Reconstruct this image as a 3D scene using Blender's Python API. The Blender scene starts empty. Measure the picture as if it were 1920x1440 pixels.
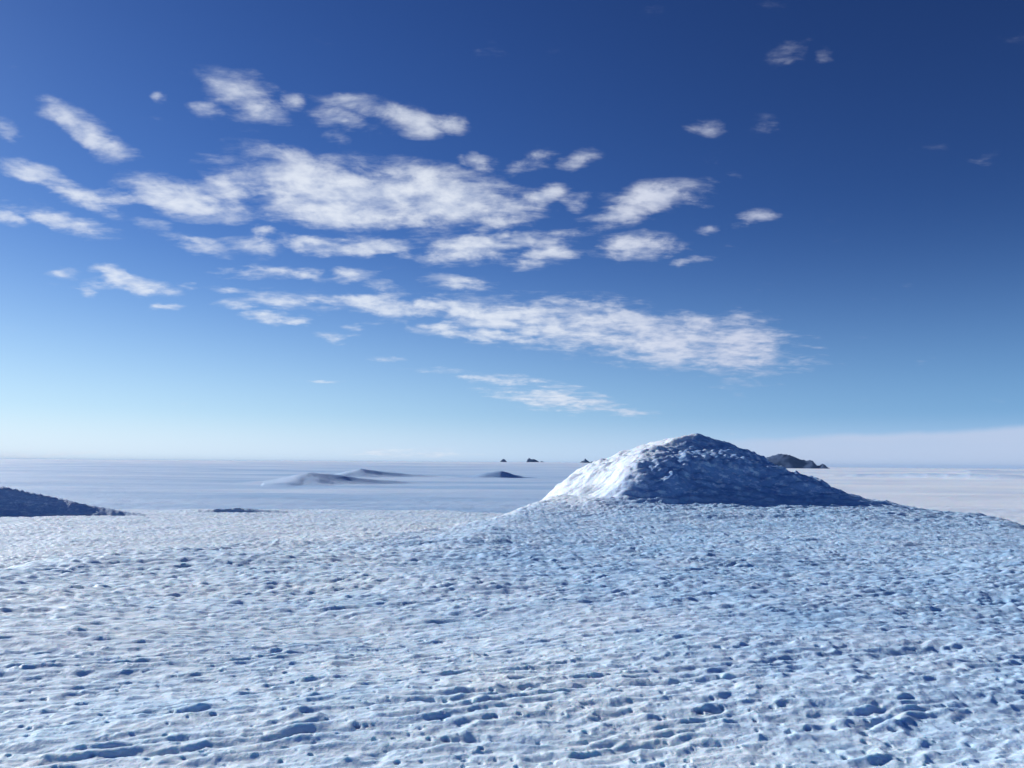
import bpy, math, random
import numpy as np

S = bpy.context.scene
COL = S.collection
RAD = math.radians

# ------------------------------------------------------------------ camera
EYE = 1.7
F = 1507.0                      # focal length in pixels of the 1920 px wide photograph
PITCH = math.atan((871.0 - 720.0) / F)
ROLL = RAD(0.43)
cam = bpy.data.cameras.new('camera')
cam.sensor_width = 36.0
cam.lens = 36.0 * F / 1920.0
cam.clip_start = 0.05
cam.clip_end = 200000.0
cam_ob = bpy.data.objects.new('camera', cam)
COL.objects.link(cam_ob)
cam_ob.location = (0, 0, EYE)
from mathutils import Matrix
cam_ob.rotation_euler = (Matrix.Rotation(RAD(90) + PITCH, 3, 'X') @ Matrix.Rotation(ROLL, 3, 'Z')).to_euler()
S.camera = cam_ob

# ------------------------------------------------------------------ sky, sun, exposure
SUN_AZ = RAD(-52)               # measured from +Y towards +X: ahead and to the left
SUN_EL = RAD(22.5)
w = bpy.data.worlds.new('World')
S.world = w
w.use_nodes = True
nt = w.node_tree
for n in list(nt.nodes):
    nt.nodes.remove(n)


class NT:
    """small helper to write node graphs as expressions"""
    def __init__(self, tree):
        self.t = tree

    def node(self, kind, **kw):
        n = self.t.nodes.new(kind)
        for k, v in kw.items():
            setattr(n, k, v)
        return n

    def put(self, sock, v):
        if isinstance(v, (int, float)):
            sock.default_value = v
        elif isinstance(v, (tuple, list)):
            sock.default_value = v
        else:
            self.t.links.new(v, sock)

    def m(self, op, a, b=None, c=None, clamp=False):
        n = self.node('ShaderNodeMath', operation=op, use_clamp=clamp)
        self.put(n.inputs[0], a)
        if b is not None:
            self.put(n.inputs[1], b)
        if c is not None:
            self.put(n.inputs[2], c)
        return n.outputs[0]

    def vec(self, x, y, z=0.0):
        n = self.node('ShaderNodeCombineXYZ')
        for s, v in zip(n.inputs, (x, y, z)):
            self.put(s, v)
        return n.outputs[0]

    def vm(self, op, a, b):
        n = self.node('ShaderNodeVectorMath', operation=op)
        self.put(n.inputs[0], a)
        self.put(n.inputs[1], b)
        return n.outputs[0]

    def noise(self, v, scale, detail=4.0, rough=0.55, dist=0.0, lac=2.0, col=False):
        n = self.node('ShaderNodeTexNoise')
        self.put(n.inputs['Vector'], v)
        n.inputs['Scale'].default_value = scale
        n.inputs['Detail'].default_value = detail
        n.inputs['Roughness'].default_value = rough
        n.inputs['Lacunarity'].default_value = lac
        n.inputs['Distortion'].default_value = dist
        return n.outputs['Color' if col else 'Fac']

    def ramp(self, x, lo, hi, a=0.0, b=1.0, smooth=True):
        n = self.node('ShaderNodeMapRange')
        n.interpolation_type = 'SMOOTHSTEP' if smooth else 'LINEAR'
        n.clamp = True
        self.put(n.inputs[0], x)
        for i, v in zip((1, 2, 3, 4), (lo, hi, a, b)):
            self.put(n.inputs[i], v)
        return n.outputs[0]

    def mix(self, fac, a, b, blend='MIX'):
        n = self.node('ShaderNodeMix', data_type='RGBA', blend_type=blend)
        self.put(n.inputs[0], fac)
        self.put(n.inputs[6], a if not isinstance(a, tuple) else (*a, 1.0) if len(a) == 3 else a)
        self.put(n.inputs[7], b if not isinstance(b, tuple) else (*b, 1.0) if len(b) == 3 else b)
        return n.outputs[2]


W = NT(nt)
sky = W.node('ShaderNodeTexSky', sky_type='NISHITA', sun_disc=False)
sky.sun_elevation = SUN_EL
sky.sun_rotation = SUN_AZ
sky.altitude = 2000.0
sky.air_density = 1.0
sky.dust_density = 0.5
sky.ozone_density = 1.0
gam = W.node('ShaderNodeGamma')
nt.links.new(sky.outputs[0], gam.inputs[0])
gam.inputs[1].default_value = 1.61              # clear, dry polar air: deep blue overhead, pale at the horizon
raw_sky = W.vm('MULTIPLY', gam.outputs[0], (0.0162, 0.0228, 0.0370))
sky_col = W.vm('DIVIDE', raw_sky, W.vm('ADD', W.vm('MULTIPLY', raw_sky, (.45, .45, .45)), (1.0, 1.0, 1.0)))   # soft shoulder near the sun

tc = W.node('ShaderNodeTexCoord')
sep = W.node('ShaderNodeSeparateXYZ')
nt.links.new(tc.outputs['Generated'], sep.inputs[0])
dx, dy, dz = sep.outputs
AZ = W.m('ARCTAN2', dx, dy)                     # azimuth, radians from +Y
EL = W.m('ARCSINE', dz)
# noise coordinates on a cloud deck: smaller and flatter towards the horizon
den = W.m('ADD', W.m('MAXIMUM', dz, 0.0), 0.20)
deck = W.vec(W.m('DIVIDE', dx, den), W.m('DIVIDE', dy, den), 0.0)
warp = W.noise(deck, 5.0, 3.0, 0.5, col=True)
deck2 = W.vm('ADD', deck, W.vm('MULTIPLY', W.vm('SUBTRACT', warp, (.5, .5, .5)), (.055, .055, 0)))
n_mid = W.noise(deck2, 8.0, 5.0, 0.56)
n_fine = W.noise(deck2, 24.0, 4.0, 0.54)
FB = W.m('ADD', W.m('MULTIPLY', W.m('SUBTRACT', n_mid, 0.5), 2.0), W.m('MULTIPLY', W.m('SUBTRACT', n_fine, 0.5), 0.9))


def dir_of(px, py):
    """azimuth and elevation of a direction of the sky seen at a pixel of the photograph"""
    x, y, z = (px - 960) / F, 1.0, -(py - 720) / F
    c, s = math.cos(ROLL), math.sin(ROLL)
    x, z = x * c - z * s, x * s + z * c
    c, s = math.cos(PITCH), math.sin(PITCH)
    y, z = y * c - z * s, y * s + z * c
    return math.atan2(x, y), math.atan2(z, math.hypot(x, y))


# clouds: centre, half width, half height (photo pixels), tilt (degrees, up to the right), body
CLOUDS = [
    # upper row
    (155, 242, 62, 26, -30, .8), (205, 275, 40, 14, -12, .7), (445, 180, 85, 44, -22, .55), (400, 148, 60, 16, -8, .5), (480, 205, 50, 26, -10, .7), (395, 205, 34, 12, 0, .5), (545, 190, 26, 12, 0, .3),
    (735, 212, 125, 22, -6, .62), (650, 225, 60, 24, 0, .6), (630, 258, 34, 12, 0, .5), (790, 235, 36, 26, -10, .55), (850, 228, 36, 24, -10, .55), (20, 247, 25, 12, -10, .5),
    (300, 180, 16, 10, 0, .4), (330, 124, 30, 8, 0, .35),
    # big bank
    (640, 370, 170, 52, -2, 1.35), (800, 370, 160, 50, -6, 1.3), (560, 315, 95, 36, -10, .75), (340, 370, 90, 30, -8, 1.1),
    (440, 362, 60, 34, 0, .95), (620, 405, 110, 22, -2, 1.2), (940, 390, 75, 28, 8, .9), (1020, 368, 48, 16, 16, .8),
    (900, 300, 45, 18, -4, .55), (995, 300, 50, 20, 20, .45), (1090, 297, 36, 18, 14, .5),
    # left bits
    (60, 325, 75, 16, -12, .95), (140, 362, 62, 18, -18, .85), (110, 412, 75, 13, -10, .8), (215, 370, 40, 12, 0, .45), (10, 410, 30, 18, 0, .4),
    # right of the bank
    (1225, 368, 75, 26, 6, 1.1), (1160, 402, 65, 22, 10, .9), (1300, 365, 45, 22, -10, .75), (1080, 380, 28, 14, 0, .55),
    (1415, 408, 36, 16, 2, .6), (1325, 432, 18, 9, 0, .5), (1195, 464, 72, 24, 0, 1.15), (1290, 490, 36, 8, 4, .45),
    (1325, 240, 38, 14, -10, .16), (1425, 226, 38, 15, -4, .16), (1480, 95, 46, 26, 8, -.12), (1548, 96, 24, 30, 0, -.12), (1230, 22, 34, 14, 0, .0),
    # second row
    (365, 455, 85, 13, -12, .6), (490, 460, 55, 15, 0, .9), (615, 463, 95, 17, -2, 1.15), (735, 466, 50, 14, -4, .85),
    (880, 466, 90, 26, 4, 1.15), (1030, 470, 70, 30, 14, .8), (960, 450, 60, 20, 0, .6), (500, 435, 30, 8, 0, .4),
    # third row
    (255, 534, 62, 11, 0, .9), (215, 510, 30, 11, 0, .6), (120, 512, 24, 10, 0, .5), (350, 538, 18, 6, 0, .6), (312, 571, 32, 6, 0, .7), (170, 548, 14, 6, 0, .45),
    (520, 514, 90, 9, 2, .65), (665, 516, 36, 12, 0, .7), (720, 538, 50, 16, -14, .5), (860, 530, 70, 14, 0, .5), (430, 543, 40, 5, 0, .55),
    (500, 592, 42, 11, -8, 1.0), (545, 602, 30, 7, 0, .9), (450, 572, 45, 9, 0, .5), (560, 565, 110, 14, 0, .55),
    (620, 632, 26, 9, -6, .5), (660, 618, 20, 8, 0, .45),
    # long roll cloud
    (760, 575, 170, 18, -3, 1.0), (940, 590, 160, 28, -4, 1.15), (1100, 612, 170, 48, -6, 1.1), (1270, 640, 165, 48, -6, 1.15),
    (1385, 652, 70, 56, 0, 1.15), (1425, 650, 34, 52, 0, .95), (900, 625, 150, 16, -5, .8), (1330, 605, 80, 14, -10, .7),
    # wisps below it
    (940, 712, 150, 9, -6, .6), (1050, 750, 105, 15, -6, .95), (980, 738, 80, 7, -4, .55), (720, 675, 36, 5, 0, .4), (1510, 680, 40, 14, 0, .25),
    (1180, 772, 60, 8, -4, .45), (580, 713, 60, 4, 0, .25), (60, 852, 120, 7, 0, .55), (760, 850, 120, 9, 0, .5),
]
dens = None
AE = W.vec(AZ, EL, 0.0)
# ragged outlines: the cloud shapes are looked up with a little turbulence
AE = W.vm('ADD', AE, W.vm('MULTIPLY', W.vm('SUBTRACT', W.noise(deck, 13.0, 4.0, 0.6, col=True), (.5, .5, .5)), (.030, .014, 0.0)))
for (px, py, hw, hh, tilt, body) in CLOUDS:
    a0, e0 = dir_of(px, py)
    mp = W.node('ShaderNodeMapping', vector_type='TEXTURE')
    # (the tiny term only makes the nodes run one after another, which keeps the shader's stack small)
    W.put(mp.inputs[0], AE if dens is None else W.vm('ADD', AE, W.m('MULTIPLY', dens, 1e-9)))
    mp.inputs[1].default_value = (a0, e0, 0)
    mp.inputs[2].default_value = (0, 0, RAD(tilt))
    mp.inputs[3].default_value = (hw / F * 1.04, hh / F * (1.25 if hh < 16 else 0.94), 1)
    n = W.node('ShaderNodeVectorMath', operation='DOT_PRODUCT')
    W.put(n.inputs[0], mp.outputs[0])
    W.put(n.inputs[1], mp.outputs[0])
    b = W.m('MULTIPLY_ADD', n.outputs['Value'], -0.95, body + .12)      # body at the centre, falling outwards
    dens = b if dens is None else W.m('SMOOTH_MAX', dens, b, 0.15)
# scattered faint scraps over the whole deck, in and out of the picture
scrap = W.ramp(W.noise(deck, 1.1, 3.0, 0.6), 0.60, 0.82, -1.4, -0.12)
dens = W.m('MAXIMUM', dens, scrap)
alpha = W.ramp(W.m('MULTIPLY_ADD', FB, 1.70, dens), 0.10, 1.95)
# thin streaked veils that join them
streak = W.noise(W.vm('MULTIPLY', deck2, (1.0, 2.0, 1.0)), 6.0, 6.0, 0.62)
veils = W.ramp(W.m('ADD', W.m('MULTIPLY', W.m('SUBTRACT', streak, 0.5), 6.0), W.m('MULTIPLY_ADD', FB, 0.9, dens)), -0.55, 2.0, 0.0, 0.62)
alpha = W.m('SUBTRACT', W.m('ADD', alpha, veils), W.m('MULTIPLY', alpha, veils))
alpha = W.m('MULTIPLY', alpha, W.ramp(dz, -0.004, 0.0))
alpha = W.m('MULTIPLY', alpha, 0.88)
# a grey bank of low cloud along the right-hand horizon
bank_top = W.m('MULTIPLY_ADD', AZ, 0.040, 0.0215)
bank_top = W.m('MULTIPLY_ADD', W.m('SUBTRACT', W.noise(W.vec(AZ, EL, 0.0), 9.0, 4.0), .5), 0.016, bank_top)
bank = W.ramp(W.m('SUBTRACT', EL, bank_top), 0.003, -0.006)
bank = W.m('MULTIPLY', bank, W.ramp(AZ, 0.14, 0.36))
bank = W.m('MULTIPLY', bank, W.ramp(AZ, 1.9, 1.2))
bank = W.m('MULTIPLY', bank, W.ramp(W.noise(W.vec(AZ, W.m('MULTIPLY', EL, 5.0), 0.0), 5.0, 4.0), .2, .7, .72, .95))
# pale air low over the horizon, brightest below the sun
veil_c = W.mix(W.ramp(AZ, -0.75, 0.65), (0.68, 0.91, 1.05), (0.24, 0.49, 0.86))
veil = W.m('MULTIPLY', W.m('POWER', W.ramp(EL, 0.34, 0.0, smooth=False), 2.7), 0.92)
sky_col = W.mix(veil, sky_col, veil_c)
glow_c = W.mix(W.ramp(AZ, -0.75, 0.55), (0.82, 0.93, 1.03), (0.52, 0.68, 0.90))
sky_col = W.mix(W.ramp(EL, 0.065, 0.0, 0.0, 0.75), sky_col, glow_c)
cl_shade = W.ramp(W.m('ADD', W.m('MULTIPLY', n_mid, .6), W.m('MULTIPLY', n_fine, .4)), 0.34, 0.60)
CLOUD_C = W.mix(cl_shade, (0.60, 0.68, 0.84), (0.84, 0.89, 0.97))
CLOUD_C = W.mix(W.ramp(AZ, -0.1, 0.35), CLOUD_C, W.vm('MULTIPLY', CLOUD_C, (.80, .80, .88)))
full = W.mix(bank, sky_col, (0.52, 0.62, 0.82))
full = W.mix(alpha, full, CLOUD_C)
bg = W.node('ShaderNodeBackground')
nt.links.new(W.vm('MULTIPLY', full, (8.8, 8.8, 8.8)), bg.inputs[0])
bg.inputs[1].default_value = 0.1
out = W.node('ShaderNodeOutputWorld')
nt.links.new(bg.outputs[0], out.inputs[0])
w.cycles.sampling_method = 'MANUAL'
w.cycles.sample_map_resolution = 512

sun = bpy.data.lights.new('sun', 'SUN')
sun.energy = 4.8
sun.angle = RAD(0.55)
sun.color = (1.0, 0.98, 0.95)
sun_ob = bpy.data.objects.new('sun', sun)
COL.objects.link(sun_ob)
from mathutils import Vector
sd = Vector((math.sin(SUN_AZ) * math.cos(SUN_EL), math.cos(SUN_AZ) * math.cos(SUN_EL), math.sin(SUN_EL)))
sun_ob.rotation_euler = sd.to_track_quat('Z', 'Y').to_euler()
sun_ob.location = sd * 50

S.view_settings.view_transform = 'Standard'
S.view_settings.look = 'None'
S.view_settings.gamma = 1.0
S.view_settings.exposure = 0.18
S.cycles.max_bounces = 4
S.cycles.diffuse_bounces = 2
S.cycles.glossy_bounces = 2
S.cycles.volume_bounces = 0
S.cycles.use_adaptive_sampling = True
S.cycles.adaptive_threshold = 0.02

# ------------------------------------------------------------------ noise in numpy
rng = np.random.default_rng(7)
_P = rng.permutation(4096).astype(np.int32)
_ANG = rng.uniform(0, 2 * np.pi, 4096)
_GX, _GY = np.cos(_ANG).astype(np.float32), np.sin(_ANG).astype(np.float32)
_R1, _R2, _R3, _R4 = (rng.uniform(0, 1, 4096).astype(np.float32) for _ in range(4))


def hsh(i, j, seed):
    return _P[(_P[(i + seed * 131) & 4095] + j) & 4095]


def gn(x, y, seed=0):
    """gradient noise, about -1..1"""
    xi, yi = np.floor(x), np.floor(y)
    fx, fy = (x - xi).astype(np.float32), (y - yi).astype(np.float32)
    xi, yi = xi.astype(np.int64), yi.astype(np.int64)
    u = fx * fx * fx * (fx * (fx * 6 - 15) + 10)
    v = fy * fy * fy * (fy * (fy * 6 - 15) + 10)

    def g(a, b):
        h = hsh(xi + a, yi + b, seed)
        return _GX[h] * (fx - a) + _GY[h] * (fy - b)
    n0 = g(0, 0) * (1 - u) + g(1, 0) * u
    n1 = g(0, 1) * (1 - u) + g(1, 1) * u
    return (n0 * (1 - v) + n1 * v) * 1.5


def fbm(x, y, octs, seed=0, gain=0.5):
    s, a = 0, 1.0
    for k in range(octs):
        s = s + a * gn(x, y, seed + k)
        x, y, a = x * 2.03 + 17.1, y * 2.03 + 5.7, a * gain
    return s


def cells(x, y, seed=0, jit=0.9):
    """distance to the nearest and second nearest point of a jittered grid, and a random number of the nearest"""
    xi, yi = np.floor(x).astype(np.int64), np.floor(y).astype(np.int64)
    f1 = np.full(x.shape, 9.0, np.float32)
    f2 = np.full(x.shape, 9.0, np.float32)
    rid = np.zeros(x.shape, np.float32)
    for a in (-1, 0, 1):
        for b in (-1, 0, 1):
            h = hsh(xi + a, yi + b, seed)
            px = xi + a + .5 + (_R1[h] - .5) * jit - x
            py = yi + b + .5 + (_R2[h] - .5) * jit - y
            d = (px * px + py * py).astype(np.float32)
            near = d < f1
            f2 = np.where(near, f1, np.minimum(f2, d))
            rid = np.where(near, _R3[h], rid)
            f1 = np.where(near, d, f1)
    return np.sqrt(f1), np.sqrt(f2), rid


def sstep(a, b, x):
    t = np.clip((x - a) / (b - a), 0, 1)
    return t * t * (3 - 2 * t)


def billow(n, k=0.05):
    return np.sqrt(n * n + k * k) - k


# ------------------------------------------------------------------ shape of the land
def plateau_z(x, y):
    """the ice we stand on falls away gently, then swells up again towards the mound"""
    return -.052 * np.where(y > 0, y, y * .2) + 2.15 * np.exp(-((x - 15.0) / 29.0) ** 2 - ((y - 66.5) / 21.0) ** 2)


def on_ice(px, py):
    """point of the plateau where the photograph shows a pixel"""
    a, e = dir_of(px, py)
    d = np.linspace(2.0, 75.0, 6000)
    z = EYE + d * math.tan(e)
    k = int(np.argmax(z < plateau_z(np.sin(a) * d, np.cos(a) * d)))
    return math.sin(a) * d[k], math.cos(a) * d[k]


_left = [on_ice(*q) for q in ((0, 1062), (130, 1048), (250, 1035), (380, 1025), (500, 1016), (600, 1009), (700, 1001), (790, 991), (860, 982))]
PLATEAU = [(-15, -300), (-14, 5)] + _left + [(-1.2, 52), (1.2, 60), (4.5, 70), (9.5, 79), (18, 83), (28, 81), (35, 76), (37.5, 69), (36, 62), (33, 54), (30, 46), (28, 34), (27, 15), (27, -20), (32, -300)]
TERRACE = [(-500, -300), (-350, 80), (-162, 124), (-81, 132), (-40, 136), (-11, 135), (12, 124), (20, 80), (14, -300)]


def sdist(poly, x, y):
    """signed distance to a polygon, positive inside"""
    d = np.full(x.shape, 1e12)
    inside = np.zeros(x.shape, bool)
    n = len(poly)
    for i in range(n):
        (x0, y0), (x1, y1) = poly[i], poly[(i + 1) % n]
        ex, ey = x1 - x0, y1 - y0
        t = np.clip(((x - x0) * ex + (y - y0) * ey) / (ex * ex + ey * ey), 0, 1)
        qx, qy = x - x0 - t * ex, y - y0 - t * ey
        d = np.minimum(d, qx * qx + qy * qy)
        if y0 != y1:
            c = ((y0 > y) != (y1 > y)) & (x < (x1 - x0) * (y - y0) / (y1 - y0) + x0)
            inside ^= c
    d = np.sqrt(d)
    return np.where(inside, d, -d)


PLAIN = -12.0
# main mound
MX, MY, MH = 15.4, 66.5, 5.6
P_LEFT = ([0, .10, .24, .365, .52, .68, .78, .87, 1.0, 1.2, 1.45], [1, .955, .88, .785, .645, .52, .40, .25, .10, .02, -.03])
P_RIGHT = ([0, .07, .16, .25, .33, .39, .54, .65, .83, 1.0, 1.25, 1.5], [1, .935, .85, .75, .635, .555, .43, .33, .19, .09, .03, -.03])
P_FRONT = ([0, .05, .25, .58, .72, .90, 1.08, 1.35, 1.75], [1, .945, .69, .53, .36, .10, .03, .0, -.03])
P_BACK = ([0, .1, .3, .5, .7, .9, 1.1, 1.5], [1, .95, .75, .5, .27, .1, -.02, -.06])


def mound_h(x, y):
    """four rough faces round a blunt top: one turned to the left and the sun, one towards us, one right, one back"""
    far_ = np.clip(np.hypot(x - MX, y - MY) / 4, .15, 1)
    px = x - MX + fbm(x / 4.5, y / 4.5, 3, 40) * .8 * far_
    py = y - MY + fbm(x / 4.5, y / 4.5, 3, 44) * .95 * far_
    fs = []
    for (ux, uy, R, (tx, ty)) in ((-.955, -.295, 11.4, P_LEFT), (.26, -.965, 9.2, P_FRONT), (.86, -.51, 11.6, P_RIGHT), (.10, .995, 10.5, P_BACK)):
        t = (px * ux + py * uy) / R
        f = MH * (1 - np.interp(t, tx, ty))
        tail = np.maximum(t - tx[-1], 0) * R * .25
        fs.append(np.where(t < 0, t * R * .35, f + tail))
    k = .13
    m = np.maximum.reduce(fs)
    sm = m + k * np.log(sum(np.exp(np.minimum((f - m) / k, 0)) for f in fs))
    h = MH + .14 - sm
    return np.where(h > .25, h, .25 * np.exp(np.minimum(h / .25 - 1, 0)) * (h > -2)) * sstep(-2.0, .0, h), m


# left mound, its top outside the picture
def left_h(x, y):
    ridge = np.interp(x, [-148, -128, -108, -89, -76, -68, -61, -55.5, -50], [0, 3.4, 7.3, 6.8, 4.3, 2.8, 1.45, .55, 0])
    yc = 118 + (x + 68) * -.10
    wid = .35 + ridge * 1.36
    d = (y - yc + fbm(x / 5, y / 5, 2, 60) * .4)
    t = np.where(d < 0, -d / wid, d / (wid * 1.3))
    return ridge * np.clip(1 - t, 0, 1) ** 1.05


# hills of ice out on the plain: crest points (x, y, height), half width towards us, half width away
def crest(pts):
    out_ = []
    for (px, py, dist, hgt, *soft) in pts:
        a, e = dir_of(px, py)
        out_.append((math.sin(a) * dist, math.cos(a) * dist, hgt, soft[0] if soft else 1.0))
    return out_


# the last number makes the slope towards us gentler
HILLS = [
    (crest([(440, 905, 556, .1, 6), (500, 900, 556, 2.2, 4.5), (545, 892, 554, 5.4, 2.6), (578, 885, 553, 8.3, 1.2), (610, 889, 556, 7.4, 1), (660, 897, 560, 4.8, 1), (715, 906, 566, 2.4, 1.2), (810, 912, 572, .1, 2)]), 40, 40),
    (crest([(600, 880, 860, .1, 6), (640, 880, 858, 4.2, 3), (675, 878, 852, 9.0, 1.1), (715, 886, 860, 5.8, 1), (765, 894, 870, 2.6, 1.3), (860, 897, 880, .1, 2)]), 42, 50),
    (crest([(830, 896, 812, .1, 6), (885, 890, 810, 2.6, 3.5), (925, 884, 806, 6.6, 1.2), (940, 884, 806, 7.2, 1), (958, 888, 808, 4.6, 1), (980, 893, 812, 1.8, 1), (1020, 897, 818, .1, 1)]), 15, 34),
    (crest([(360, 955, 132, .0), (400, 952, 131.5, .50), (450, 952, 131.3, .62), (500, 955, 131, .40), (570, 957, 131, .0)]), .7, 2.6),
]
BANDS = [
    (crest([(1470, 895, 1250, .2), (1560, 897, 1240, 2.4), (1700, 897, 1200, 6.6), (1850, 898, 1150, 6.8), (2100, 900, 1120, 5), (2300, 900, 1100, .5)]), 15, 90),
    (crest([(1450, 884, 2500, .2), (1560, 884, 2500, 3), (1750, 885, 2450, 8), (1950, 886, 2350, 9), (2200, 886, 2300, 2)]), 24, 180),
    (crest([(1440, 890, 1700, .2), (1520, 890, 1700, 3), (1600, 890, 1690, 1), (1680, 890, 1690, .2)]), 14, 90),
]


def hill_h(x, y, pts, wf, wb):
    """height of a ridge given by crest points, steep towards the viewer's side"""
    best = np.full(x.shape, 1e9)
    hh = np.zeros(x.shape)
    sf = np.ones(x.shape)
    sd_ = np.zeros(x.shape)
    hmax = max(p[2] for p in pts)
    for (x0, y0, h0, s0), (x1, y1, h1, s1) in zip(pts[:-1], pts[1:]):
        ex, ey = x1 - x0, y1 - y0
        L = math.hypot(ex, ey)
        t = np.clip(((x - x0) * ex + (y - y0) * ey) / (L * L), 0, 1)
        qx, qy = x - x0 - t * ex, y - y0 - t * ey
        d = np.hypot(qx, qy)
        side = (ex * (y - y0) - ey * (x - x0)) / L
        m = d < best
        best = np.where(m, d, best)
        hh = np.where(m, h0 + (h1 - h0) * t, hh)
        sf = np.where(m, s0 + (s1 - s0) * t, sf)
        sd_ = np.where(m, side, sd_)
    wf_ = wf * sf * np.maximum(hh / hmax, .12)
    t = np.clip(1 - np.where(sd_ < 0, best / wf_, best / wb), 0, 1)
    return hh * np.where(sd_ < 0, t ** 1.55, t * .55 + .45 * t * t * (3 - 2 * t))


# cracks and trenches of the near ice, as the photograph shows them (pixels on the plateau), width, depth
TRENCH = [
    ([(395, 1142), (520, 1131), (640, 1134), (770, 1134)], .16, .13),
    ([(1005, 1096), (1080, 1092), (1180, 1084), (1300, 1081), (1420, 1064)], .16, .10),
    ([(700, 1326), (800, 1317), (920, 1312), (1000, 1306), (1120, 1306), (1280, 1296), (1400, 1288), (1470, 1278), (1560, 1264)], .12, .11),
    ([(660, 1345), (760, 1334), (880, 1330)], .10, .10),
    ([(-60, 1392), (60, 1372), (200, 1345), (330, 1340), (400, 1336)], .12, .12),
    ([(1580, 1262), (1680, 1247), (1800, 1240)], .12, .09),
    ([(-40, 1054), (80, 1052), (190, 1038), (285, 1034)], .40, .26),
    ([(285, 1036), (390, 1028), (490, 1020)], .35, .20),
    ([(150, 1048), (280, 1046), (400, 1036), (480, 1029)], .30, .18),
    ([(700, 1030), (800, 1022), (900, 1020)], .25, .12),
    ([(60, 1230), (180, 1228)], .10, .09), ([(400, 1290), (520, 1272)], .10, .08), ([(1500, 1100), (1720, 1085), (1900, 1062)], .2, .1),
    ([(1120, 1410), (1250, 1396), (1400, 1400)], .09, .07), ([(180, 1425), (330, 1412)], .09, .08),
]


def near_relief(x, y, r, spacing):
    """hollows, ledges and melt pits of the ice; details finer than the mesh fade out with distance"""
    def keep(wave):
        return 1 - sstep(.38, .75, spacing / wave)
    z = fbm(x / 9.0, y / 7.0, 2, 1) * .16 * sstep(2, 9, r)
    # ledges run a little away to the right, and turn further on the right
    phi = RAD(21) + RAD(9) * np.clip(x / 7.0, -1, 1.6) * np.clip(12 / (r + 2), 0, 1)
    wx = fbm(x / .9, y / .9, 2, 11) * .10
    wy = fbm(x / .9, y / .9, 2, 15) * .10
    c, s = np.cos(RAD(20)), np.sin(RAD(20))
    u = (x + wx) * c + (y + wy) * s
    v = -(x + wx) * s + (y + wy) * c
    kr = sstep(0.5, 4.5, x / np.maximum(r, .1) * 8)        # right-hand part: shorter, choppier cups
    far_k = 1 + 2.2 * sstep(8, 26, r)
    ph = v / .30 + fbm(u / 1.5, v / .9, 2, 35) * 1.15 + gn(u / .45, v / .5, 38) * .22
    b1 = np.sqrt(np.sin(np.pi * ph) ** 2 + .012) * (.45 + .55 * sstep(-.5, .5, gn(u / 1.9, v / .8, 21)))
    b2 = billow(gn(u / .50, v / .125, 22), .06) * (1 - kr) + billow(gn(u / .27, v / .15, 25), .06) * kr
    b3 = billow(gn(x / .17 + wy * 2, y / .145, 23), .07)
    b4 = billow(gn(u / .13, v / .06, 24), .07)
    z = z + b1 * .028 * (1 - .4 * kr) * far_k * keep(.28) + b2 * .020 * far_k * keep(.125) + b3 * (.007 + .012 * kr) * keep(.145) + b4 * .006 * keep(.06)
    # long low rolls in the ice
    z = z + gn(u / 3.4, v / .75, 27) * .032 + gn(u / 7.0, v / 2.2, 28) * .06
    # suncups: shallow bowls with narrow rims
    f1, f2, rid = cells(u / .22, v / .14, 31)
    z = z + (np.clip(f1, 0, .9) ** 2 * .034) * keep(.14)
    # blunt larger hollows, here and there
    z = z - .022 * sstep(.42, .75, gn(u / 1.5 + 3.3, v / .5, 33)) * keep(.5)
    # melt pits, darker in colour inside
    pit_dark = np.zeros(x.shape)
    for cell, seed, prob, r0, r1, dep in ((.24, 51, .72, .012, .022, .028), (.50, 52, .55, .016, .030, .032), (.15, 53, .5, .008, .014, .016), (.85, 54, .32, .026, .040, .042)):
        f1, f2, rid = cells((x + wx * .3) / cell, (y + wy * .3) / cell, seed)
        rad = (r0 + (r1 - r0) * (rid * 7.3 % 1.0)) * (1 + .35 * gn(x / .05, y / .05, seed + 5))
        on = (rid < prob)
        dd = f1 * cell
        vis = 1 - sstep(.5, 1.5, spacing / (2.2 * r0))
        z = z - np.where(on, dep * (.6 + .8 * (rid * 3.7 % 1.0)) * (1 - sstep(.6, 1.35, dd / rad)), 0) * vis
        pit_dark = np.maximum(pit_dark, np.where(on, (1 - sstep(.75, 1.1, dd / rad)) * (.45 + .55 * (rid * 5.1 % 1.0)), 0) * vis)
    z = z + gn(x / .05, y / .05, 57) * .003 * keep(.05)
    return z, pit_dark


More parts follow.
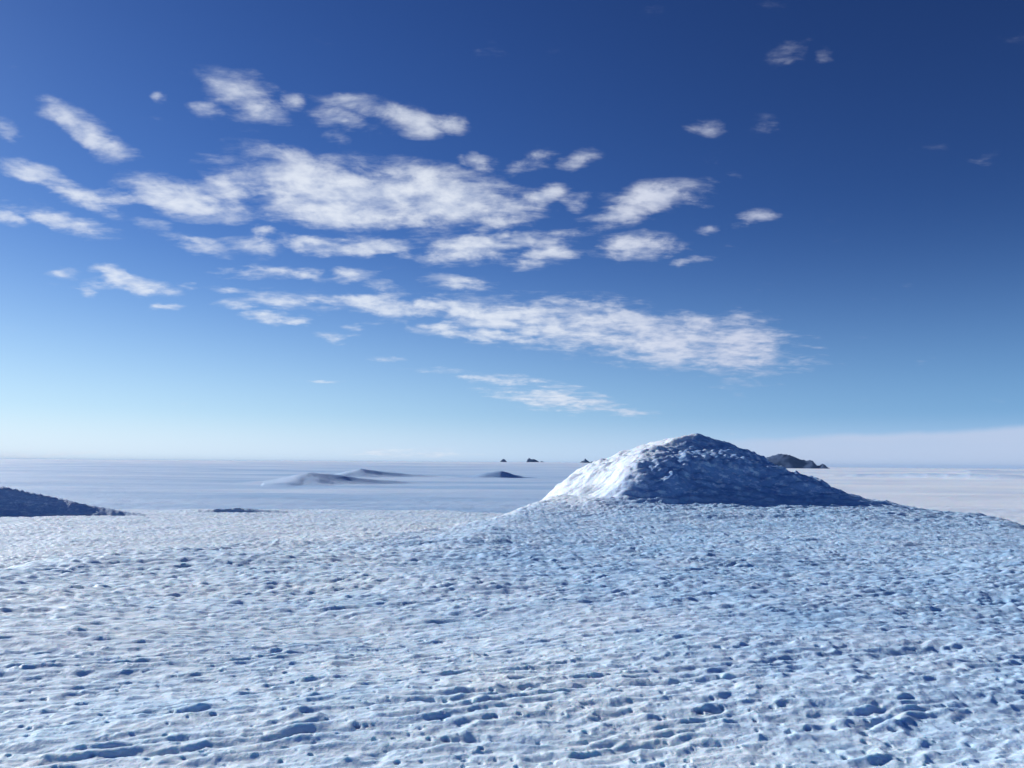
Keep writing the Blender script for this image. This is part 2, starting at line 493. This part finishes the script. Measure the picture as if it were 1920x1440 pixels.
def height(x, y, r, spacing):
    """returns height, mound share and snow cover of the land"""
    sp = sdist(PLATEAU, x, y)
    st = sdist(TERRACE, x, y)
    edge_w = fbm(x / 6, y / 6, 2, 3) * .8
    sp = sp + edge_w * np.clip(np.abs(x) / 6, 0, 1)
    st = st + fbm(x / 16, y / 16, 2, 5) * 3
    plateau = plateau_z(x, y)
    terrace = -6.0 + 0 * x
    plain = PLAIN + 0 * x
    a = np.arctan2(x, y)
    # far dome of ice to the left and in the middle: its skyline stands a little above eye level
    dome_w = np.interp(a, [-1.6, -.7, -.4, -.15, 0.06, .16, .30, 1.6], [.55, .75, .82, .95, 1, .85, 0, 0])
    plain = plain + 29.0 * sstep(700, 5200, r) * dome_w
    plain = plain + np.where(r > 150, fbm(x / 260, y / 140, 3, 70) * 1.2 * sstep(150, 500, r), 0)
    plain = plain + fbm(x / 70, y / 22, 3, 74) * .40 * sstep(120, 260, r) * (1 - sstep(1500, 4000, r))
    zt = terrace + (plain - terrace) * (1 - sstep(-34, 2, st))
    lip = sstep(-11.0, 1.6, sp)
    z = zt + (plateau - zt) * lip
    mh, mt = mound_h(x, y)
    lh = left_h(x, y)
    spur = np.interp(y, [24, 32, 40, 50, 58, 64, 70], [0, .12, .20, .24, .18, .08, 0])
    spx = np.interp(y, [24, 34.6, 48, 62, 70], [-5.4, -1.7, .3, 2.2, 4.5])
    z = z + spur * np.exp(-((x - spx) / np.where(x < spx, 1.5, 2.6)) ** 2)
    z = z + mh + lh
    hs = []
    for pts, wf, wb in HILLS:
        h_ = hill_h(x + fbm(x / 20, y / 20, 2, 80) * 3 * sstep(200, 400, r), y, pts, wf, wb)
        hs.append(h_)
        z = z + h_
    bands = 0
    for pts, wf, wb in BANDS:
        bands = bands + hill_h(x, y, pts, wf, wb)
    z = z + bands
    # broken ledges on the mounds
    m = (sstep(.05, .6, mh) + sstep(.05, .6, lh) * .15)
    if np.any(m > 0):
        led = billow(gn(x / 2.6 + .4 * z, (y + z * 1.5) / 1.5, 90), .05) * .24 - .05
        led += billow(gn(x / .9, (y + z) / .7, 91), .05) * .08 + gn(x / .4, y / .4, 92) * .02
        stepy = (z / .80 + fbm(x / 7, y / 7, 3, 94) * .9) % 1.0
        led += (sstep(0, .75, stepy) - stepy) * .55 * sstep(-.25, .35, gn(x / 3.5, y / 2.0, 97)) * (1 - .9 * sstep(.55, .9, mh / MH))
        band = sstep(.20, .45, mh / MH) * (1 - sstep(.70, .82, mh / MH)) + .35
        led += billow(gn(x / .8 + 9, y / .55, 93), .05) * .30 * band
        left = np.clip(-(x - MX) / np.maximum(np.hypot(x - MX, y - MY), .1), 0, 1)
        z = z + led * m * (1 - .6 * sstep(.3, .9, left))
    # general undulation and relief
    inner = r < 330
    pit_dark = np.zeros(x.shape)
    nz, pit_dark[inner] = near_relief(x[inner], y[inner], r[inner], spacing[inner])
    z[inner] += nz * (1 - .40 * np.clip(sstep(.1, 1.0, mh) + 1.6 * sstep(.1, .8, lh), 0, 1.6))[inner]
    # rough ice further off, of metre size
    calm = 1 - .45 * np.clip(sstep(.1, 1.0, mh) + sstep(.1, .8, lh), 0, 1)
    k = (1 - sstep(.35, .7, spacing / 1.2)) * sstep(14, 30, r) * calm
    z = z + k * (1 + .9 * sstep(45, 70, r)) * (billow(gn(x / 1.2, y / .8, 95), .06) * .085 + billow(gn(x / .55, y / .38, 96), .06) * .055)
    k = (1 - sstep(.45, .9, spacing / .42)) * sstep(9, 18, r) * calm
    z = z + k * billow(gn(x / .36, y / .26, 98), .06) * .055
    for pts, wd, dp in TRENCH:
        g = [on_ice(*q) for q in pts]
        xs, ys = [q[0] for q in g], [q[1] for q in g]
        sel = (x > min(xs) - 2) & (x < max(xs) + 2) & (y > min(ys) - 2) & (y < max(ys) + 2)
        if not sel.any():
            continue
        X, Y = x[sel], y[sel]
        X = X + fbm(X / .7, Y / .7, 2, 99) * .10
        Y = Y + fbm(X / .7, Y / .7, 2, 103) * .10
        d = np.full(X.shape, 9.0)
        sid = np.zeros(X.shape)
        al = np.zeros(X.shape)
        ns = len(g) - 1
        for i in range(ns):
            (x0, y0), (x1, y1) = g[i], g[i + 1]
            ex, ey = x1 - x0, y1 - y0
            L = math.hypot(ex, ey)
            t = np.clip(((X - x0) * ex + (Y - y0) * ey) / (L * L), 0, 1)
            q = np.hypot(X - x0 - t * ex, Y - y0 - t * ey)
            mm = q < d
            d = np.where(mm, q, d)
            sid = np.where(mm, (ex * (Y - y0) - ey * (X - x0)) / L, sid)
            al = np.where(mm, (i + t) / ns, al)
        fade = np.clip(np.minimum(al, 1 - al) * 6, 0.0, 1)
        wd_ = np.where(sid > 0, wd * 1.5, wd * .55)     # gentle far wall that faces us, undercut near lip
        z[sel] -= (.42 if wd < .25 else 1.1) * dp * fade * (1 - sstep(0, 1, d / wd_)) * (.75 + .5 * gn(X / .5, Y / .5, 107))
    snow_lit = sstep(.12, .34, a) * sstep(150, 260, r) * (a < 2.2) * .85
    snow_lit = np.maximum(snow_lit, .65 * sstep(900, 4500, r))
    snow_lit = np.clip(snow_lit + .25 * fbm(x / 300, y / 90, 3, 110) * sstep(150, 300, r), 0, 1)
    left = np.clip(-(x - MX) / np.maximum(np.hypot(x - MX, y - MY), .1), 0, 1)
    snow_lit = np.maximum(snow_lit, .9 * sstep(.45, .80, left + .12 * fbm(x / 2, y / 2, 2, 120)) * sstep(-.2, .4, mh))  # sunlight on the mound's left flank painted in as a paler colour
    blue = np.maximum(sstep(.1, 1.0, mh), sstep(.05, .4, lh) * 1.0)  # mounds darkened: their shade is put into the ice colour
    blue = np.maximum(blue, .6 * sstep(.1, 1.5, hs[2]))  # the third ridge's shade painted in too, more weakly
    snow_lit = snow_lit * (1 - .75 * sstep(.6, 4, bands))
    # sunlight painted in as a pale strip along the rim that runs down from the mound's left foot
    snow_lit = np.maximum(snow_lit, .85 * np.exp(-((sp + .6 + .5 * fbm(x / 2, y / 2, 2, 126)) / 1.7) ** 2) * sstep(26, 44, y) * (1 - sstep(66, 76, y)) * (1 - sstep(3, 7, x)))
    # shade on the swell in front of the mound, painted in as bluer ice
    swell_shade = sstep(7 - 4 * sstep(.0, .35, a), 24 - 9 * sstep(.0, .35, a), r) * sstep(-.24, .06, a + .05 * fbm(x / 5, y / 5, 2, 130)) * sstep(-1, 2, sp) * (r < 95)
    return z, mh, lh, hs, snow_lit, pit_dark, blue, swell_shade


# ------------------------------------------------------------------ the sheet of ice, one grid round the viewer
def ring_radii():
    seg = [(.5, 3.2, .05), (3.2, 11, .0031), (11, 50, .0043), (50, 55, .003), (55, 76, .0020), (76, 140, .0042), (140, 480, .011), (480, 960, .006), (960, 1400, .011), (1400, 45000, .042)]
    rs = []
    for a, b, q in seg:
        n = max(1, int(round(math.log(b / a) / q)))
        rs += list(a * (b / a) ** (np.arange(n) / n))
    rs.append(45000.0)
    return np.array(rs)


HALF = RAD(42)
NA = 980
ang = list(np.linspace(-HALF, HALF, NA))
ang_out = []
a_, st_ = HALF, RAD(.12)
while a_ < math.pi:
    st_ = min(st_ * 1.18, RAD(6))
    a_ += st_
    ang_out.append(min(a_, math.pi))
ang = np.array([-q for q in reversed(ang_out[:-1])] + ang + ang_out)     # the last column is at pi and closes the ring
rad = ring_radii()
nr, na = len(rad), len(ang)
AA, RR = np.meshgrid(ang, rad)
X, Y = (np.sin(AA) * RR).ravel(), (np.cos(AA) * RR).ravel()
R_ = RR.ravel()
dr = np.gradient(rad)
da = np.gradient(ang)
spacing = np.maximum(np.minimum(np.repeat(dr, na), 9e9), R_ * np.tile(da, nr)) * 1.0
fr = np.tile((np.abs(ang) <= HALF + .02), nr)
spacing = np.where(fr, np.maximum(np.repeat(dr, na) * .8, R_ * np.tile(da, nr)), spacing)
Z, MHS, LHS, HSS, SNOW_LIT, PIT_DARK, SHADE_BLUE, SWELL_SHADE = height(X, Y, R_, spacing)
CO = np.stack([X, Y, Z], 1).astype(np.float32)
print('ice grid', nr, na, nr * na)

# faces: quads between rings, closing the ring between the last and the first column
ii, jj = np.meshgrid(np.arange(nr - 1), np.arange(na), indexing='ij')
j2 = (jj + 1) % na
Q = np.stack([ii * na + jj, ii * na + j2, (ii + 1) * na + j2, (ii + 1) * na + jj], -1).reshape(-1, 4)
Q = Q[:, ::-1]

# which object a face belongs to
fm = np.max(MHS[Q], 1)
fl = np.max(LHS[Q], 1)
fh = [np.max(h_[Q], 1) for h_ in HSS]
owner = np.zeros(len(Q), np.int8)
owner[fm > .22] = 1
owner[fl > .12] = 2
for k, h_ in enumerate(fh):
    owner[h_ > (.5 if k < 3 else .15)] = 3 + k


def mesh_from(name, co, quads, attr=None):
    used, inv = np.unique(quads.ravel(), return_inverse=True)
    me = bpy.data.meshes.new(name)
    me.vertices.add(len(used))
    me.vertices.foreach_set('co', co[used].ravel())
    me.loops.add(len(inv))
    me.loops.foreach_set('vertex_index', inv.astype(np.int32))
    n = len(quads)
    me.polygons.add(n)
    me.polygons.foreach_set('loop_start', np.arange(0, n * 4, 4, dtype=np.int32))
    me.polygons.foreach_set('loop_total', np.full(n, 4, np.int32))
    me.polygons.foreach_set('use_smooth', np.ones(n, bool))
    if attr is not None:
        for nm_, va in attr.items():
            at = me.attributes.new(nm_, 'FLOAT', 'POINT')
            at.data.foreach_set('value', va[used].astype(np.float32))
    me.update(calc_edges=True)
    ob = bpy.data.objects.new(name, me)
    COL.objects.link(ob)
    return ob


def tag(o, label=None, cat=None, group=None, kind=None):
    for k, v in (('label', label), ('category', cat), ('group', group), ('kind', kind)):
        if v:
            o[k] = v
    return o


# ------------------------------------------------------------------ materials
def new_mat(name):
    m = bpy.data.materials.new(name)
    m.use_nodes = True
    t = m.node_tree
    for n in list(t.nodes):
        t.nodes.remove(n)
    T = NT(t)
    b = T.node('ShaderNodeBsdfPrincipled')
    o = T.node('ShaderNodeOutputMaterial')
    t.links.new(b.outputs[0], o.inputs[0])
    return m, T, b


def ice_material():
    m, T, b = new_mat('glacier_ice')
    g = T.node('ShaderNodeNewGeometry').outputs['Position']
    at = T.node('ShaderNodeAttribute', attribute_name='snow_lit').outputs['Fac']
    cd = T.node('ShaderNodeVectorMath', operation='LENGTH')
    T.put(cd.inputs[0], g)
    dist = cd.outputs['Value']
    big = T.noise(g, .22, 4.0, .6)
    mid = T.noise(T.vm('MULTIPLY', g, (1.0, 1.7, 1.0)), 1.6, 5.0, .6)
    fine = T.noise(g, 11.0, 4.0, .6)
    f = T.m('ADD', T.m('MULTIPLY', big, .45), T.m('ADD', T.m('MULTIPLY', mid, .35), T.m('MULTIPLY', fine, .20)))
    f = T.ramp(f, .38, .62)
    ice = T.mix(f, (.54, .735, .925), (.75, .865, .965))
    # patches of clear, greener ice
    clear = T.ramp(T.noise(g, .55, 3.0, .5), .56, .70)
    ice = T.mix(T.m('MULTIPLY', clear, .45), ice, (.48, .72, .88))
    # crusts of white frost
    frost = T.ramp(T.noise(g, 4.3, 6.0, .68), .54, .70)
    ice = T.mix(T.m('MULTIPLY', frost, .5), ice, (.88, .93, .97))
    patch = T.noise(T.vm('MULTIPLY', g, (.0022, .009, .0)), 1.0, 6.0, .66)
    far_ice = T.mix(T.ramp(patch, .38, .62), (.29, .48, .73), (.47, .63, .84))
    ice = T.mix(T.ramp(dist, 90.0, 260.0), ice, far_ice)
    swell_shade = T.node('ShaderNodeAttribute', attribute_name='swell_shade').outputs['Fac']
    ice = T.mix(T.m('MULTIPLY', swell_shade, T.ramp(T.noise(g, .9, 5.0, .65), .30, .62, .85, .45)), ice, (.27, .49, .75))
    # darker blue ice that paints in the mounds' shade, with paler flecks
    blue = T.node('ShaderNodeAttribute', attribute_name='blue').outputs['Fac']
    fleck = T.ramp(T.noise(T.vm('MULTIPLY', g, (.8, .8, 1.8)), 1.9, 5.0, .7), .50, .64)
    shade_ice = T.mix(fleck, (.25, .42, .69), (.64, .78, .92))
    ice = T.mix(blue, ice, shade_ice)
    snow_lit = T.mix(T.ramp(patch, .3, .7), (.74, .84, .96), (.85, .91, .98))
    col = T.mix(at, ice, snow_lit)
    pit_dark = T.node('ShaderNodeAttribute', attribute_name='pit_dark').outputs['Fac']
    col = T.mix(T.m('MULTIPLY', pit_dark, .6), col, (.17, .22, .33))
    T.put(b.inputs['Base Color'], col)
    T.put(b.inputs['Roughness'], T.ramp(T.noise(g, 6.0, 3.0, .6), .35, .65, .52, .80))
    b.inputs['Specular IOR Level'].default_value = .25
    b.inputs['IOR'].default_value = 1.31
    b.inputs['Subsurface Weight'].default_value = .6
    b.inputs['Subsurface Scale'].default_value = .06
    b.inputs['Subsurface Radius'].default_value = (.35, .75, 1.0)
    # fine relief
    b1 = T.m('ADD', T.noise(g, 26.0, 5.0, .68), T.m('MULTIPLY', T.noise(g, 9.0, 3.0, .6), 1.6))
    b2 = T.noise(T.vm('MULTIPLY', g, (.22, .5, .3)), 1.0, 6.0, .68)
    near = T.ramp(dist, 9.0, 45.0, 1.0, 0.0)
    far = T.ramp(dist, 60.0, 180.0)
    b3 = T.m('MULTIPLY', T.noise(T.vm('MULTIPLY', g, (1.0, 1.3, 1.0)), 1.7, 5.0, .7), T.m('MULTIPLY', T.ramp(dist, 10.0, 50.0), T.ramp(dist, 500.0, 150.0, .0, .15)))
    hh = T.m('ADD', b3, T.m('MULTIPLY', b1, T.m('MULTIPLY', near, .010)))
    hh = T.m('ADD', hh, T.m('MULTIPLY', b2, T.m('MULTIPLY', far, .55)))
    bump = T.node('ShaderNodeBump')
    bump.inputs['Strength'].default_value = 1.0
    bump.inputs['Distance'].default_value = 1.0
    T.put(bump.inputs['Height'], hh)
    T.t.links.new(bump.outputs[0], b.inputs['Normal'])
    return m


ICE = ice_material()
parts = [
    ('ice_field', dict(kind='structure')),
    ('ice_mound', dict(label='large ice mound right of centre, bright on its left flank, dark towards us', cat='ice mound')),
    ('ice_mound', dict(label='dark shaded ice slope cut off by the left edge of the picture', cat='ice mound')),
    ('ice_ridge', dict(label='long blue ice ridge on the far plain, nearest and leftmost of three', cat='ice ridge', group='ice ridges on the far plain')),
    ('ice_ridge', dict(label='smaller blue ice ridge on the far plain, middle of the three', cat='ice ridge', group='ice ridges on the far plain')),
    ('ice_ridge', dict(label='short dark blue ice ridge nearest the big mound on the far plain', cat='ice ridge', group='ice ridges on the far plain')),
    ('ice_hump', dict(label='thin dark sliver of ice hump just behind the rough ice shelf edge', cat='ice hump')),
]
for k, (nm, tg) in enumerate(parts):
    ob = mesh_from(nm, CO, Q[owner == k], dict(snow_lit=SNOW_LIT, pit_dark=PIT_DARK, blue=SHADE_BLUE, swell_shade=SWELL_SHADE))
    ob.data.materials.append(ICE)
    tag(ob, **tg)

# ------------------------------------------------------------------ rocky islands and outcrops on the skyline
def rock_material(name, dark, light):
    m, T, b = new_mat(name)
    g = T.node('ShaderNodeNewGeometry')
    n = T.noise(g.outputs['Position'], .05, 6.0, .6)
    col = T.mix(T.ramp(n, .35, .65), dark, light)
    T.put(b.inputs['Base Color'], col)
    b.inputs['Roughness'].default_value = .9
    return m


ROCK = rock_material('dark_rock', (.03, .07, .17), (.05, .10, .22))  # the blue of distant haze is put into the rock colour
PALE_ROCK = rock_material('pale_rock', (.07, .12, .22), (.20, .27, .38))  # paler: haze over the small outcrops is put into their colour


def skyline_rock(name, profile, dist, base, seed, depth=.55):
    """a rocky hill whose crest follows the outline given as photo pixels (x, rise above its foot); a full hill, as deep as it is wide"""
    xs = [p[0] for p in profile]
    a0, _ = dir_of(.5 * (min(xs) + max(xs)), 870)
    sc = dist / F
    mid = .5 * (min(xs) + max(xs))
    hw = .5 * (max(xs) - min(xs)) * sc
    dp = max(hw * depth, 8.0)
    nu, nv = 72, 24
    u = np.linspace(-1, 1, nu)
    v = np.linspace(-1, 1, nv)
    V, U = np.meshgrid(v, u)
    h = np.interp(U * hw / sc + mid, xs, [p[1] * sc for p in profile])
    prof = np.clip(1 - np.abs(V) ** 1.5, 0, 1) ** .8
    zz = h * prof * (1 + .10 * fbm(U * hw / 35 + seed, V * dp / 35, 4, seed) * (1 - np.abs(V)))
    zz = zz + h * .04 * gn(U * hw / 9, V * dp / 9, seed + 2) * prof
    yy = V * dp * (1 + .2 * gn(U * 3 + seed, V * 2, seed + 4))
    co = np.stack([U * hw, yy, np.where(prof > 0, zz, -2.0)], -1).reshape(-1, 3)
    co[:, 2] = np.where(np.abs(V.ravel()) > .99, -2.5, co[:, 2])
    i, j = np.meshgrid(np.arange(nu - 1), np.arange(nv - 1), indexing='ij')
    q = np.stack([i * nv + j, (i + 1) * nv + j, (i + 1) * nv + j + 1, i * nv + j + 1], -1).reshape(-1, 4)
    ob = mesh_from(name, co.astype(np.float32), q)
    ob.data.materials.append(ROCK)
    ob.location = (math.sin(a0) * dist, math.cos(a0) * dist, base)
    ob.rotation_euler = (0, 0, -a0)
    return ob


def land_z(px, dist):
    a0, _ = dir_of(px, 870)
    x = np.array([math.sin(a0) * dist]); y = np.array([math.cos(a0) * dist]); r = np.array([dist])
    return float(height(x, y, r, np.array([dist * .05]))[0][0])


isl = skyline_rock('rocky_island', [(1385, 0), (1400, 8), (1425, 16), (1437, 17), (1446, 21), (1456, 24), (1464, 25), (1478, 24), (1490, 18), (1498, 15), (1508, 14), (1517, 14), (1519, 11), (1524, 5), (1529, 5), (1532, 9), (1537, 6), (1541, 2), (1544, 0)],
                   7000, PLAIN, 5)
tag(isl, 'dark blue rocky island on the horizon right behind the big mound', 'island')
SMALL = [
    ([(937, 0), (940, 4), (944, 6.5), (947, 5), (951, 0)], 'small dark rounded outcrop on the horizon, leftmost of the row'),
    ([(986, 0), (989, 6), (992, 8), (996, 6), (1000, 6.5), (1004, 5), (1007, 4), (1012, 0)], 'longest dark flat-topped outcrop on the horizon left of the big mound'),
    ([(1012, 0), (1015, 2.6), (1018, 2), (1021, 0)], 'speck of rock just right of the long flat-topped outcrop'),
    ([(1086, 0), (1090, 3), (1094, 4), (1097, 8.5), (1100, 6), (1104, 3), (1108, 0)], 'small peaked outcrop on the horizon closest to the big mound'),
    ([(1105, 0), (1109, 3), (1112, 2.5), (1116, 0)], 'speck of rock at the right foot of the small peaked outcrop'),
]
for k, (prof, lab) in enumerate(SMALL):
    mid = .5 * (prof[0][0] + prof[-1][0])
    o = skyline_rock('rock_outcrop', prof, 5150, land_z(mid, 5150) - .4, 20 + 7 * k)
    o.data.materials[0] = PALE_ROCK
    tag(o, lab, 'rock outcrop', 'small outcrops on the horizon')

# ------------------------------------------------------------------ thin polar haze over the ice, sky outside it
def haze_box():
    m = bpy.data.materials.new('haze')
    m.use_nodes = True
    t = m.node_tree
    for n in list(t.nodes):
        t.nodes.remove(n)
    v = t.nodes.new('ShaderNodeVolumePrincipled')
    v.inputs['Color'].default_value = (.35, .62, 1.0, 1)
    v.inputs['Density'].default_value = 1.4e-5
    o = t.nodes.new('ShaderNodeOutputMaterial')
    t.links.new(v.outputs[0], o.inputs['Volume'])
    L, lo, hi = 46000.0, float(Z.min()) - 1.5, 118.0
    vs = [(x, y, z) for z in (lo, hi) for y in (-L, L) for x in (-L, L)]
    fs = [(0, 2, 3, 1), (4, 5, 7, 6), (0, 1, 5, 4), (2, 6, 7, 3), (0, 4, 6, 2), (1, 3, 7, 5)]
    me = bpy.data.meshes.new('haze')
    me.from_pydata(vs, [], fs)
    me.materials.append(m)
    ob = bpy.data.objects.new('haze', me)
    COL.objects.link(ob)
    return tag(ob, kind='stuff')


haze_box()
